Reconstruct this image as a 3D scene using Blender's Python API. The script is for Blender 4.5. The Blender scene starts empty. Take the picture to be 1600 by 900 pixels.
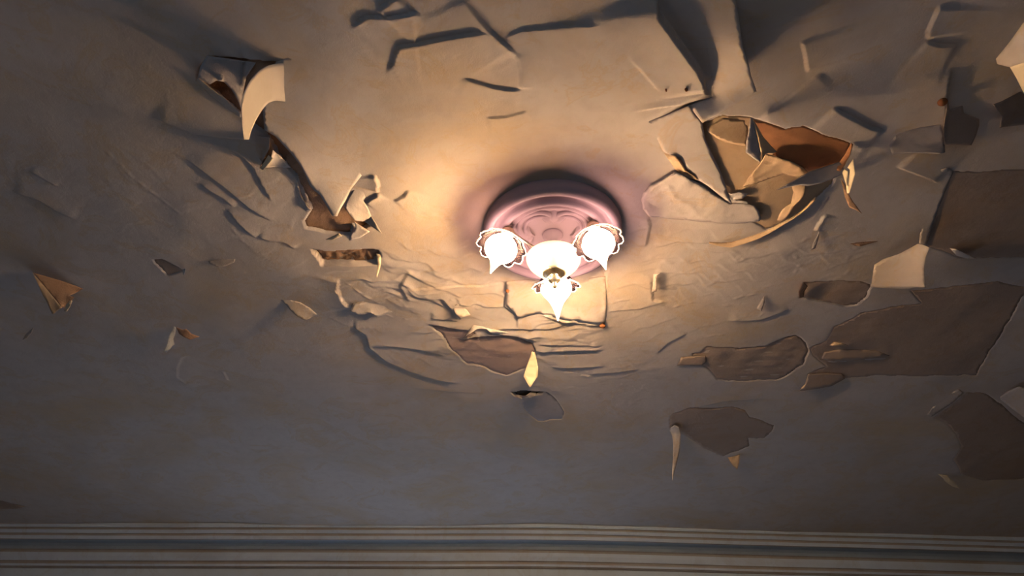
import bpy, bmesh, math, random
import numpy as np
from mathutils import Vector, Matrix
from mathutils.geometry import delaunay_2d_cdt

random.seed(7); rng = np.random.RandomState(11)
scn = bpy.context.scene
C = scn.collection

# ------------------------------------------------------------------ camera, light, exposure
F = 1256.0; PITCH = math.radians(37.6); CAMZ = 1.5; ZC = 3.5
cam_d = bpy.data.cameras.new('camera'); cam_d.sensor_width = 36.0; cam_d.lens = 36.0*F/1600.0
cam = bpy.data.objects.new('camera', cam_d); C.objects.link(cam)
cam.location = (0, 0, CAMZ); cam.rotation_euler = (math.pi/2 + PITCH, 0, 0)
cam_d.clip_start = 0.02
scn.camera = cam

vs = scn.view_settings
scn.display_settings.display_device = 'sRGB'
vs.view_transform = 'Standard'; vs.look = 'None'; vs.gamma = 1.0; vs.use_curve_mapping = False
vs.exposure = 0.0
scn.cycles.use_denoising = True
scn.cycles.max_bounces = 6
scn.cycles.sample_clamp_indirect = 3.0

w = bpy.data.worlds.new('world'); scn.world = w; w.use_nodes = True
w.node_tree.nodes['Background'].inputs[0].default_value = (0.45, 0.62, 1.0, 1)
w.node_tree.nodes['Background'].inputs[1].default_value = 0.6

# cool fill added at an assumed, unseen window opening in the far wall
ld = bpy.data.lights.new('far_wall_fill', 'AREA'); ld.shape = 'RECTANGLE'
ld.size = 2.3; ld.size_y = 1.7; ld.energy = 15; ld.color = (0.72, 0.82, 1.0)
lo = bpy.data.objects.new('far_wall_fill', ld); C.objects.link(lo)
lo.location = (-0.5, 5.68, 1.65); lo.rotation_euler = (math.radians(-90), 0, 0)   # faces into the room
lo['kind'] = 'helper'
ld2 = bpy.data.lights.new('back_wall_fill', 'AREA'); ld2.shape = 'RECTANGLE'  # second cool fill, added behind the camera to lift the black shadow edges
ld2.size = 1.9; ld2.size_y = 1.6; ld2.energy = 6.5; ld2.color = (0.40, 0.68, 1.0)
lo2 = bpy.data.objects.new('back_wall_fill', ld2); C.objects.link(lo2)
lo2.location = (-.4, -1.55, 1.7); lo2.rotation_euler = (math.radians(90), 0, 0)
lo2['kind'] = 'helper'

BULB = 450.0           # emission strength of the frosted lamp glass
BULB_COL = (1.0, 0.65, 0.35)

# ------------------------------------------------------------------ pixel -> room helpers
cP, sP = math.cos(PITCH), math.sin(PITCH)
def dirs(p):
    p = np.asarray(p, float)
    x = (p[..., 0]-800)/F; y = (450-p[..., 1])/F
    return np.stack([x, cP - y*sP, sP + y*cP], -1)
def on_z(p, z):                       # the points at height z seen at p
    d = dirs(p); t = (z-CAMZ)/d[..., 2]
    return d*t[..., None] + np.array([0, 0, CAMZ])
def pl(p): return on_z(p, ZC)[..., :2]      # ceiling plane
def px1(x, y, z=ZC): return Vector(on_z(np.array([x, y], float), z))

# ------------------------------------------------------------------ materials
def newmat(name):
    m = bpy.data.materials.new(name); m.use_nodes = True
    nt = m.node_tree; b = nt.nodes['Principled BSDF']
    return m, nt, b
def noise(nt, scale, detail=4, rough=.55, vec=None, dist=0.0):
    n = nt.nodes.new('ShaderNodeTexNoise'); n.inputs['Scale'].default_value = scale
    n.inputs['Detail'].default_value = detail; n.inputs['Roughness'].default_value = rough
    n.inputs['Distortion'].default_value = dist
    if vec: nt.links.new(vec, n.inputs['Vector'])
    return n.outputs['Fac']
def ramp(nt, src, stops):
    r = nt.nodes.new('ShaderNodeValToRGB')
    while len(r.color_ramp.elements) < len(stops): r.color_ramp.elements.new(0.5)
    for e, (p, c) in zip(r.color_ramp.elements, stops):
        e.position = p; e.color = (*c, 1) if not isinstance(c, (int, float)) else (c, c, c, 1)
    nt.links.new(src, r.inputs[0]); return r.outputs[0]
def mix(nt, a, b, f, mode='MIX'):
    m = nt.nodes.new('ShaderNodeMix'); m.data_type = 'RGBA'; m.blend_type = mode
    for s, i in ((a, 6), (b, 7)):
        if isinstance(s, tuple): m.inputs[i].default_value = (*s, 1)
        else: nt.links.new(s, m.inputs[i])
    if isinstance(f, (int, float)): m.inputs[0].default_value = f
    else: nt.links.new(f, m.inputs[0])
    return m.outputs[2]
def aged(name, base, stain, dark, rough=.85, scale=1.0, bump=.25, grain=180, amount=1.0, spec=.2):
    m, nt, b = newmat(name)
    g = nt.nodes.new('ShaderNodeNewGeometry').outputs['Position']
    n1 = noise(nt, 1.7*scale, 6, .6, g, .6); n2 = noise(nt, 5.5*scale, 5, .65, g, 1.2); n3 = noise(nt, 14*scale, 4, .6, g, .4)
    f1 = ramp(nt, n1, [(.47, 0.0), (.66, .55*amount)])
    f2 = ramp(nt, n2, [(.54, 0.0), (.60, .45*amount), (.63, .12*amount), (.8, .4*amount)])
    f3 = ramp(nt, n3, [(.45, 0.0), (.8, .5*amount)])
    c = mix(nt, base, stain, f1); c = mix(nt, c, stain, f2); c = mix(nt, c, dark, f3)
    nt.links.new(c, b.inputs['Base Color'])
    b.inputs['Roughness'].default_value = rough
    b.inputs['Specular IOR Level'].default_value = spec
    bp = nt.nodes.new('ShaderNodeBump'); bp.inputs['Strength'].default_value = bump; bp.inputs['Distance'].default_value = .002
    nt.links.new(noise(nt, grain, 3, .6, g), bp.inputs['Height'])
    bp2 = nt.nodes.new('ShaderNodeBump'); bp2.inputs['Strength'].default_value = bump; bp2.inputs['Distance'].default_value = .006
    nt.links.new(noise(nt, 22, 4, .55, g, .5), bp2.inputs['Height']); nt.links.new(bp.outputs[0], bp2.inputs['Normal'])
    nt.links.new(bp2.outputs[0], b.inputs['Normal'])
    return m
M_PAINT = aged('painted_lining_paper', (.57, .51, .46), (.54, .40, .23), (.47, .40, .35), amount=1.15)
M_KRAFT = aged('bare_brown_backing', (.46, .29, .18), (.36, .20, .11), (.30, .18, .12), scale=1.6, amount=1.0, bump=.5)
M_OLD = aged('old_brown_wallpaper', (.40, .305, .235), (.35, .24, .155), (.34, .275, .235), scale=1.2, bump=.3)
M_TAN = aged('tan_under_paper', (.58, .42, .26), (.50, .33, .18), (.44, .32, .22), scale=1.3, bump=.3)
M_ORANGE = aged('orange_brown_under_paper', (.58, .28, .13), (.46, .20, .085), (.40, .19, .10), scale=1.5, bump=.3)
M_PINK = aged('pinkish_under_paper', (.47, .34, .28), (.42, .28, .20), (.38, .28, .23), scale=1.4, bump=.4)
M_GREY = aged('grey_paper_and_shade', (.45, .40, .37), (.40, .33, .26), (.36, .32, .29), scale=1.5, bump=.3)  # real grey paper; on the pointed wing the grey stands in for shade
M_CREAM = aged('cream_paper_curl', (.74, .62, .42), (.72, .57, .36), (.70, .58, .40), amount=.4, bump=.1)
M_CURL = aged('lit_painted_curl', (.63, .55, .46), (.58, .48, .34), (.52, .45, .38), amount=.5, bump=.1)  # lighter copy of the ceiling paint; lamplight on the curl put into the colour
M_PLAST = aged('painted_plaster_rose', (.37, .31, .335), (.33, .27, .27), (.34, .285, .305), amount=.6, bump=.15)
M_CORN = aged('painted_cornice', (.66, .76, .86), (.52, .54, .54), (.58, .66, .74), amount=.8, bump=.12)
M_CORN2 = aged('shaded_cornice_cove', (.38, .46, .52), (.32, .36, .38), (.32, .39, .44), amount=.8, bump=.12)  # darker copy of the cornice paint, shade of the cove put into the colour
M_GROOVE = aged('shaded_groove', (.44, .42, .40), (.40, .30, .20), (.34, .31, .28), amount=.8, bump=.1)  # shade in the grooves, put into the colour
M_WALL = aged('painted_wall', (.36, .38, .40), (.32, .32, .31), (.30, .32, .33), amount=.5, bump=.1)
M_FLOOR = aged('worn_floor', (.09, .065, .05), (.07, .05, .035), (.06, .045, .035), amount=.8)
M_RUST = aged('rusty_iron', (.26, .10, .035), (.18, .06, .02), (.13, .045, .02), scale=9, rough=.7)
M_DARK = aged('slit_shade', (.05, .035, .025), (.04, .03, .02), (.03, .02, .02))  # near-black colour stands in for the shade inside the slit

def gold():
    m, nt, b = newmat('aged_brass'); b.inputs['Metallic'].default_value = 1
    b.inputs['Base Color'].default_value = (.92, .76, .52, 1); b.inputs['Roughness'].default_value = .35
    nt.links.new(ramp(nt, noise(nt, 60), [(.3, .2), (.7, .4)]), b.inputs['Roughness']); return m
M_BRASS = gold()
def glass_shade(name, tint, body, wt, transl):
    m, nt, b = newmat(name)
    b.inputs['Base Color'].default_value = (*body, 1); b.inputs['Roughness'].default_value = .4
    b.inputs['Specular IOR Level'].default_value = .008
    tr = nt.nodes.new('ShaderNodeBsdfTransparent'); tr.inputs[0].default_value = (*tint, 1)
    tl = nt.nodes.new('ShaderNodeBsdfTranslucent'); tl.inputs[0].default_value = (*body, 1)
    m1 = nt.nodes.new('ShaderNodeMixShader'); m1.inputs[0].default_value = transl
    m2 = nt.nodes.new('ShaderNodeMixShader'); m2.inputs[0].default_value = wt
    nt.links.new(b.outputs[0], m1.inputs[1]); nt.links.new(tl.outputs[0], m1.inputs[2])
    nt.links.new(m1.outputs[0], m2.inputs[1]); nt.links.new(tr.outputs[0], m2.inputs[2])
    nt.links.new(m2.outputs[0], nt.nodes['Material Output'].inputs[0]); return m
M_RIM = glass_shade('clear_glass_rim', (.8, .75, .78), (.8, .7, .68), .3, .5)
M_SHADE = glass_shade('mauve_tinted_glass', (.42, .38, .48), (.0055, .0035, .0045), .45, .3)
def glow():
    m, nt, b = newmat('lit_frosted_glass')
    b.inputs['Base Color'].default_value = (.9, .85, .8, 1)
    b.inputs['Emission Color'].default_value = (*BULB_COL, 1)
    tc = nt.nodes.new('ShaderNodeTexCoord'); sx = nt.nodes.new('ShaderNodeSeparateXYZ'); nt.links.new(tc.outputs['Object'], sx.inputs[0])
    mr = nt.nodes.new('ShaderNodeMapRange')      # the bulb sits in the wide part of the glass; the spike below it glows less
    for k, q in zip(range(1, 5), (-.065, -.022, BULB*.03, BULB)): mr.inputs[k].default_value = q
    nt.links.new(sx.outputs[2], mr.inputs[0]); nt.links.new(mr.outputs[0], b.inputs['Emission Strength'])
    return m
M_GLOW = glow()
def bowlmat():
    m, nt, b = newmat('cream_glass_bowl')
    b.inputs['Base Color'].default_value = (.92, .80, .60, 1); b.inputs['Roughness'].default_value = .2
    b.inputs['Emission Color'].default_value = (1, .72, .40, 1); b.inputs['Emission Strength'].default_value = 1.3  # the bowl is no lamp; emission stands in for lamplight falling on it
    return m
M_BOWL = bowlmat()

# ------------------------------------------------------------------ object helpers
def link(name, me, mats, parent=None, smooth=True):
    o = bpy.data.objects.new(name, me)
    for m in (mats if isinstance(mats, (list, tuple)) else [mats]): me.materials.append(m)
    if smooth:
        for p in me.polygons: p.use_smooth = True
    C.objects.link(o)
    if parent is not None: o.parent = parent
    return o
def tag(o, label=None, cat=None, group=None, kind=None):
    if label: o['label'] = label
    if cat: o['category'] = cat
    if group: o['group'] = group
    if kind: o['kind'] = kind
    return o
def pym(name, verts, faces):
    me = bpy.data.meshes.new(name); me.from_pydata([tuple(v) for v in verts], [], faces); me.update(); return me
def box(name, x0, x1, y0, y1, z0, z1, mat, kind=None, parent=None):
    v = [(x, y, z) for x in (x0, x1) for y in (y0, y1) for z in (z0, z1)]
    f = [(0, 1, 3, 2), (4, 6, 7, 5), (0, 4, 5, 1), (2, 3, 7, 6), (0, 2, 6, 4), (1, 5, 7, 3)]
    o = link(name, pym(name, v, f), mat, parent, False)
    if kind: o['kind'] = kind
    return o

# ------------------------------------------------------------------ relief of the ceiling paper
# each ledge: photo outline of a loose paper edge, side (+1 below a line walked to the right / left of a line walked down) that hangs, drop, fade width
LEDGES = [
 # upper centre
 ([(545,44),(560,34),(573,26),(600,27),(625,23),(645,19),(662,22)], 1, .007, .16),
 ([(588,18),(600,8),(622,-8)], 1, .010, .12),
 ([(600,118),(612,100),(622,72),(660,66),(700,58),(740,52),(767,50)], 1, .007, .16),
 ([(720,-12),(733,8),(745,25),(757,39),(767,50),(783,64),(800,78),(809,90)], 1, .008, .12),
 ([(783,64),(800,54),(812,48),(850,44),(900,39),(940,37)], 1, .0035, .10),
 ([(722,122),(748,131),(770,138),(795,142),(816,142)], 1, .005, .10),
 ([(813,142),(815,122),(811,100),(805,85)], 1, .005, .06),
 ([(758,186),(790,184),(826,174)], 1, .003, .08),
 ([(978,84),(1000,108),(1020,130),(1034,146)], -1, .003, .06),
 ([(1024,-14),(1030,22),(1047,45),(1068,75),(1090,105),(1100,125),(1102,140),(1110,152)], 1, .030, .20),
 ([(985,178),(1020,170),(1058,163),(1110,152)], -1, .006, .05),
 # left side
 ([(345,222),(375,237),(395,258),(412,290),(425,312)], -1, .005, .10),
 ([(287,242),(325,270),(355,292),(385,318),(405,332),(430,345)], -1, .005, .12),
 ([(312,283),(330,296),(348,305),(366,320)], -1, .006, .04),
 ([(355,322),(368,340),(380,352),(400,368)], -1, .005, .04),
 ([(235,180),(300,205),(355,212),(400,215)], -1, .006, .10),
 ([(20,300),(60,312),(90,330),(120,342)], -1, .004, .10),
 ([(45,265),(65,276),(90,290)], -1, .004, .05),
 ([(402,366),(420,372),(445,376),(462,387)], -1, .006, .05),
 ([(532,430),(528,448),(536,466),(548,480)], 1, .012, .10),
 ([(553,494),(556,512),(570,522),(577,543),(600,562),(640,580),(680,593),(725,600)], -1, .007, .12),
 ([(580,540),(620,541),(660,546),(700,556)], -1, .006, .06),
 ([(298,555),(284,560),(278,575),(278,590),(290,599),(325,597)], 1, .003, .05),
 ([(350,580),(358,595)], 1, .003, .05),
 # around and below the lamp
 ([(636,450),(680,446),(720,445),(750,446),(792,440)], 1, .005, .08),
 ([(790,438),(791,462),(790,478),(804,490),(808,500),(806,512)], -1, .007, .06),
 ([(655,462),(690,464),(702,478),(718,499)], -1, .009, .07),
 ([(672,497),(700,498),(720,500)], -1, .006, .05),
 ([(712,462),(718,474),(740,478)], -1, .004, .04),
 ([(735,510),(770,511),(800,511),(860,513),(890,506)], -1, .007, .06),
 ([(668,506),(700,510),(745,516)], -1, .006, .06),
 ([(720,530),(735,524),(762,521),(795,521),(822,525),(842,535)], -1, .010, .07),
 ([(838,536),(880,538),(944,541)], -1, .006, .05),
 ([(832,547),(865,549),(900,547),(944,548)], -1, .009, .05),
 ([(860,574),(900,575),(948,572)], -1, .006, .04),
 ([(842,490),(880,500),(912,505),(945,508)], -1, .009, .08),
 ([(946,508),(945,470),(946,430),(956,410)], 1, .006, .06),
 ([(915,585),(960,583),(1000,578)], -1, .005, .05),
 ([(950,486),(1000,483),(1040,470)], -1, .004, .08),
 ([(1010,337),(1060,342),(1100,348),(1140,352)], -1, .006, .07),
 ([(1012,338),(1016,352),(1014,368),(1008,388)], 1, .006, .06),
 ([(1022,388),(1060,378),(1108,381)], -1, .005, .05),
 ([(1004,312),(1015,294),(1035,280),(1056,268),(1090,282)], 1, .010, .10),
 ([(1020,445),(1024,432),(1018,440),(1020,468),(1045,471)], 1, .006, .04),
 ([(640,420),(625,445),(640,470)], -1, .006, .08),
 ([(590,300),(592,286),(586,272)], -1, .010, .05),
 ([(592,300),(584,307),(569,315)], -1, .009, .04),
 ([(637,295),(632,305),(615,312)], -1, .006, .06),
 # right side
 ([(1300,168),(1325,182),(1360,200),(1385,206)], 1, .007, .22),
 ([(1400,262),(1430,272),(1465,286)], -1, .008, .10),
 ([(1272,362),(1282,345),(1290,335)], 1, .007, .05),
 ([(1135,500),(1190,498),(1234,482)], -1, .006, .08),
 ([(1026,553),(1045,535),(1075,520)], -1, .005, .08),
 ([(985,440),(1010,450),(1060,452)], -1, .003, .08),
 ([(1447,66),(1455,40),(1470,10)], 1, .007, .15),
 ([(1447,67),(1470,74),(1500,74)], 1, .006, .10),
 ([(1490,105),(1484,130),(1480,160),(1477,200),(1476,230)], 1, .010, .10),
 ([(1253,65),(1258,90),(1262,116)], -1, .006, .12),
 ([(1183,188),(1214,164),(1250,140),(1290,112)], 1, .006, .10),
 ([(1285,566),(1330,563),(1390,560)], -1, .008, .06),
 ([(640,606),(700,612),(760,614)], -1, .003, .05),
 ([(430,620),(470,622),(520,628)], -1, .002, .05),
 ([(1080,640),(1130,628),(1200,622)], -1, .003, .10),
]
# ridges: thin raised wrinkles
RIDGES = [
 ([(536,436),(550,445),(568,458),(590,470),(604,478),(618,488)], .004, .007),
 ([(0,100),(55,133),(95,165),(130,196),(160,225),(200,268)], .002, .008),
 ([(180,240),(205,272),(240,298),(276,326),(300,340)], .002, .009),
 ([(360,348),(378,370),(400,400)], .002, .008),
 ([(1133,385),(1160,400),(1185,430)], .003, .012),
 ([(1240,395),(1252,412),(1240,430)], .003, .010),
 ([(1015,310),(1030,300),(1062,285)], .003, .008),
 ([(1035,278),(1030,295),(1022,310)], .005, .008),
 ([(855,250),(900,268),(940,258)], .002, .015),
 ([(640,330),(690,335),(720,350)], .003, .02),
 ([(1300,395),(1320,410),(1345,380)], .002, .02),
 ([(1010,400),(1050,412),(1100,405)], .004, .02),
 ([(960,640),(975,690)], .0015, .02),
 ([(760,612),(778,609),(800,610)], .003, .005),
 ([(850,610),(868,611),(886,611)], .003, .005),
 ([(600,635),(625,630),(660,640)], .002, .012),
 ([(1150,210),(1175,222)], .003, .01),
 ([(1294,250),(1330,238)], .003, .01),
 ([(1268,345),(1282,330),(1296,300)], .004, .008),
]
for i in range(46):      # fine creases of the paper round the lamp, mostly across the view
    a = rng.uniform(600, 1150); b = rng.uniform(425, 590); L = rng.uniform(18, 75); t = rng.uniform(-.25, .25)
    if 950 < a < 1150 and b > 560: continue
    RIDGES.append(([(a, b), (a+L*.5, b+L*t+rng.uniform(-3, 3)), (a+L, b+L*t*1.5)], rng.uniform(.0012, .0035), rng.uniform(.006, .014)))
for i in range(22):
    a = rng.uniform(560, 760); b = rng.uniform(380, 520); L = rng.uniform(15, 45); t = rng.uniform(-.2, 1.2)
    RIDGES.append(([(a, b), (a+L*.5, b+L*t*.4), (a+L, b+L*t)], rng.uniform(.001, .003), rng.uniform(.007, .015)))
for i in range(26):
    a = rng.uniform(20, 1540); b = rng.uniform(600, 780); L = rng.uniform(20, 90); t = rng.uniform(-.1, .1)
    RIDGES.append(([(a, b), (a+L*.5, b+L*t+rng.uniform(-3, 3)), (a+L, b+L*t)], rng.uniform(.0006, .0016), rng.uniform(.01, .02)))
for i in range(14):
    a = rng.uniform(1000, 1300); b = rng.uniform(380, 520); L = rng.uniform(15, 50); t = rng.uniform(-1., .3)
    RIDGES.append(([(a, b), (a+L*.5, b+L*t*.4), (a+L, b+L*t)], rng.uniform(.001, .003), rng.uniform(.007, .016)))

# places where the top paper has come away: outline, depth, material, wrinkle, label
HOLES = [
 ('left_tear', [(323,87),(380,92),(432,96),(450,120),(440,170),(440,205),(462,235),(482,262),(500,296),(520,318),(540,322),(560,330),(578,352),(560,362),(552,352),(548,366),(520,364),(478,356),(474,346),(486,327),(474,300),(462,272),(452,262),(440,248),(425,222),(412,206),(378,179),(345,151),(309,121),(313,104)], .012, M_KRAFT, .003, 'dark brown backing bared in the long left tear'),
 ('strip_gap', [(486,387),(520,391),(560,388),(592,388),(595,399),(590,412),(560,413),(530,412),(504,414),(497,402)], .028, M_KRAFT, -.008, 'crumbling brown strip above the left shadow band'),
 ('lamp_patch', [(672,508),(700,511),(735,512),(745,518),(722,528),(745,524),(765,521),(800,522),(832,535),(838,548),(832,575),(815,577),(792,587),(775,582),(750,571),(730,569),(708,548),(690,522)],   .004, M_PINK, .002, 'pinkish brown patch below the lamp'),
 ('slit_patch', [(812,619),(830,616),(855,612),(870,625),(883,645),(878,656),(840,658),(818,638)], .003, M_GREY, .001, 'grey patch below the white pointed flake'),
 ('slit', [(797,611),(815,609),(852,611),(840,618),(822,622),(806,619)], .014, M_DARK, .0, 'dark slit below the white pointed flake'),
 ('right_hole', [(1090,196),(1130,180),(1172,183),(1200,192),(1228,202),(1256,197),(1286,210),(1306,215),(1330,224),(1325,243),(1313,256),(1300,290),(1275,312),(1250,335),(1220,352),(1196,360),(1170,345),(1150,322),(1120,300),(1100,262),(1092,225)], .004, M_TAN, .002, 'tan under-layer bared in the torn opening'),
 ('oval_patch', [(1256,441),(1300,439),(1345,439),(1362,445),(1354,465),(1340,477),(1320,479),(1285,472),(1249,466),(1250,455)], .005, M_OLD, .003, 'brown oval patch left of the panel end'),
 ('right_panel', [(1486,269),(1540,268),(1640,262),(1640,402),(1560,405),(1500,404),(1470,392),(1446,386),(1450,370),(1462,338),(1474,302)], .0018, M_OLD, .0015, 'dark brown wallpaper panel at right edge'),
 ('right_region', [(1420,453),(1480,450),(1560,440),(1610,452),(1592,476),(1562,528),(1546,550),(1526,586),(1450,586),(1364,586),(1320,592),(1297,604),(1247,611),(1261,598),(1262,583),(1290,572),(1270,556),(1264,544),(1291,532),(1302,510),(1333,497),(1345,488),(1400,478),(1440,474)], .0018, M_OLD, .0015, 'broad brown wallpaper patch at right'),
 ('wrinkled_patch', [(1058,571),(1064,558),(1082,558),(1080,551),(1093,550),(1103,540),(1156,543),(1196,540),(1227,526),(1244,523),(1260,536),(1264,547),(1256,569),(1236,582),(1213,594),(1156,596),(1120,594),(1106,576),(1098,571)], .003, M_OLD, .0045, 'wrinkled brown patch shaped like a fish'),
 ('low_patch', [(1046,655),(1052,648),(1076,639),(1110,638),(1144,636),(1165,642),(1172,653),(1192,658),(1210,666),(1208,674),(1195,687),(1170,687),(1172,700),(1155,708),(1131,717),(1101,706),(1085,694),(1065,681),(1046,672)], .0015, M_OLD, .001, 'brown patch behind the long curved sliver'),
 ('corner_patch', [(1457,651),(1482,634),(1510,611),(1540,613),(1566,630),(1590,652),(1640,690),(1640,742),(1570,748),(1530,748),(1500,738),(1488,715),(1500,695),(1492,675),(1478,660)], .0015, M_OLD, .0015, 'dim brown patch near the lower right'),
 ('small_left', [(240,403),(256,402),(270,410),(287,421),(275,426),(262,430),(252,419),(243,410)], .004, M_OLD, .002, 'small brown patch in the dark left area'),
 ('far_left', [(-30,784),(5,782),(30,788),(52,791),(30,795),(-30,798)], .003, M_OLD, .001, 'dark brown patch at lower left'),  # dark brown blob sunk slightly into the paper
]
ORANGE = [(1175,188),(1200,193),(1228,202),(1256,197),(1286,210),(1306,215),(1330,224),(1323,243),(1312,256),(1286,262),(1263,268),(1240,256),(1214,246),(1196,232),(1186,212)]

WAVES = [(rng.uniform(.6, 9), rng.uniform(0, 2*math.pi), rng.uniform(0, 6.28)) for _ in range(34)]
def undul(x, y):
    h = np.zeros_like(x)
    wx = x + .12*np.sin(2.3*y+1.1) + .05*np.sin(5.1*x+2.7*y); wy = y + .10*np.sin(2.9*x+.4) + .05*np.sin(6.3*y-3.1*x)
    for k, a, p in WAVES:
        h += np.sin(2*math.pi*k*(wx*math.cos(a)+wy*math.sin(a))*.5 + p)*.0024/(k**1.25)
    return h*1.0
def seg_dist(P, A, B):
    ab = B-A; t = np.clip(((P-A)@ab)/(ab@ab+1e-12), 0, 1)
    q = A + t[:, None]*ab; d = np.hypot(*(P-q).T)
    cr = ab[0]*(P[:, 1]-A[1]) - ab[1]*(P[:, 0]-A[0])
    return d, t, cr
def poly_dist(P, Q, closed=False):
    """distance, signed side of the nearest segment, arclength fraction"""
    n = len(Q); segs = [(i, (i+1) % n) for i in range(n if closed else n-1)]
    L = [np.linalg.norm(Q[j]-Q[i]) for i, j in segs]; tot = sum(L); acc = 0
    bd = np.full(len(P), 1e9); bs = np.zeros(len(P)); bt = np.zeros(len(P))
    for (i, j), l in zip(segs, L):
        d, t, cr = seg_dist(P, Q[i], Q[j]); m = d < bd - 1e-9
        bd[m] = d[m]; bs[m] = np.sign(cr[m]); bt[m] = (acc + t[m]*l)/tot; acc += l
    return bd, bs, bt
def inside(P, Q):
    r = np.zeros(len(P), bool); n = len(Q)
    for i in range(n):
        a, b = Q[i], Q[(i+1) % n]
        c = ((a[1] > P[:, 1]) != (b[1] > P[:, 1]))
        xi = (b[0]-a[0])*(P[:, 1]-a[1])/((b[1]-a[1])+1e-15)+a[0]
        r ^= c & (P[:, 0] < xi)
    return r
def sst(a, b, x):
    if a > b: return 1-sst(b, a, x)
    t = np.clip((x-a)/(b-a), 0, 1); return t*t*(3-2*t)
def jag(Q, amp, n=4, seed=0):            # adds small torn irregularities to an outline
    r = np.random.RandomState(seed); out = []
    m = len(Q)
    for i in range(m):
        a = np.array(Q[i], float); b = np.array(Q[(i+1) % m], float); out.append(a)
        L = np.linalg.norm(b-a); k = int(L/9)
        nrm = np.array([-(b-a)[1], (b-a)[0]])/(L+1e-9)
        for q in range(1, k): out.append(a+(b-a)*q/k + nrm*r.uniform(-amp, amp))
    return np.array(out)
LED = [(pl(np.array(p, float)), s, a, wd) for p, s, a, wd in LEDGES]
RID = [(pl(np.array(p, float)), a, wd) for p, a, wd in RIDGES]
HOL = [(n, pl(jag(p, 1.3, seed=i)), d) for i, (n, p, d, *_r) in enumerate(HOLES)]
ZONES = [((800, 500), .80, .60, .0062), ((1110, 400), .50, .32, .0042), ((640, 440), .42, .34, .0055), ((1150, 330), .32, .20, .0040), ((1300, 420), .45, .35, .0022), ((900, 640), 1.5, .35, .0012), ((330, 330), .6, .5, .0016), ((800, 130), .9, .35, .0012)]
ZW = [(np.array(pl(np.array(c, float))), rx, ry, a) for c, rx, ry, a in ZONES]
_cr = np.random.RandomState(5)
SAW = [(_cr.uniform(24, 78), _cr.normal(math.pi/2, .42), _cr.uniform(0, 6.28), _cr.uniform(3, 9), _cr.uniform(0, 6.28), _cr.uniform(4, 11), _cr.uniform(0, 6.28)) for _ in range(9)]
def crinkle(P):
    x, y = P[:, 0], P[:, 1]; env = np.zeros(len(P))
    for c, rx, ry, a in ZW: env = np.maximum(env, a*np.exp(-(((x-c[0])/rx)**2+((y-c[1])/ry)**2)*1.4))
    m = np.where(env > 1e-4)[0]; out = np.zeros(len(P)); x = x[m]; y = y[m]; f = np.zeros(len(m))
    xw = x+.035*np.sin(11*y+2*x)+.012*np.sin(41*y-17*x); yw = y+.03*np.sin(9*x+1.3)+.012*np.sin(33*x+21*y)+.006*np.sin(70*x)
    for k, a, p, k1, p1, k2, p2 in SAW:
        t = ((k*(xw*math.cos(a)+yw*math.sin(a))+p)/6.283) % 1.0
        prof = np.where(t < .90, (t/.90)**3.0, (1-t)/.10)
        mask = np.clip(np.sin(k1*x+p1+2*y)*np.sin(k2*y+p2-3*x)*1.8-.25, 0, 1)
        f += prof*mask
    out[m] = env[m]*f*.62
    return out
def relief(P, holes=True):
    h = undul(P[:, 0], P[:, 1])
    for Q, s, A, wd in LED:
        m = np.where((P[:, 0] > Q[:, 0].min()-3*wd) & (P[:, 0] < Q[:, 0].max()+3*wd) & (P[:, 1] > Q[:, 1].min()-3*wd) & (P[:, 1] < Q[:, 1].max()+3*wd))[0]
        if not len(m): continue
        d, sd, t = poly_dist(P[m], Q)
        sgn = d*sd*s
        tap = sst(0, .14, t)*sst(0, .14, 1-t)
        h[m] += A*tap*(np.where(sgn > 0, np.exp(-(d/wd)**1.1*1.5), 0)*sst(-.0015, .0025, sgn) - .07*np.where(sgn < 0, np.exp(-d/(.55*wd)), 1)*sst(.0025, -.0015, sgn))
    for Q, A, wd in RID:
        m = np.where((P[:, 0] > Q[:, 0].min()-3*wd) & (P[:, 0] < Q[:, 0].max()+3*wd) & (P[:, 1] > Q[:, 1].min()-3*wd) & (P[:, 1] < Q[:, 1].max()+3*wd))[0]
        if not len(m): continue
        d, sd, t = poly_dist(P[m], Q)
        h[m] += A*.8*np.exp(-(d/(wd*.6))**2)*(sst(0, .2, t)*sst(0, .2, 1-t))*np.clip(.25+1.1*np.sin(P[m, 0]*61+P[m, 1]*37)*np.sin(P[m, 1]*83-P[m, 0]*29), 0, 1)
    h += crinkle(P)
    # keep the paper flat where the plaster rose sits
    dc = np.hypot(P[:, 0]-CX, P[:, 1]-CY)
    h *= sst(R_ROSE*.7, R_ROSE*1.15, dc)
    if holes:
        for n, Q, dep in HOL:
            m = np.where((P[:, 0] > Q[:, 0].min()) & (P[:, 0] < Q[:, 0].max()) & (P[:, 1] > Q[:, 1].min()) & (P[:, 1] < Q[:, 1].max()))[0]
            if not len(m): continue
            m = m[inside(P[m], Q)]
            if not len(m): continue
            d, _, _ = poly_dist(P[m], Q, True)
            h[m] -= (dep+.0015)*sst(0, .0035, d)
    return h

CX, CY = pl(np.array([863., 357.]))           # centre of the rose on the ceiling
FACE = .058
pa, pb = on_z(np.array([755., 366.]), ZC-FACE), on_z(np.array([975., 366.]), ZC-FACE)
R_ROSE = (pb[0]-pa[0])/2
print('rose', CX, CY, R_ROSE)

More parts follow.
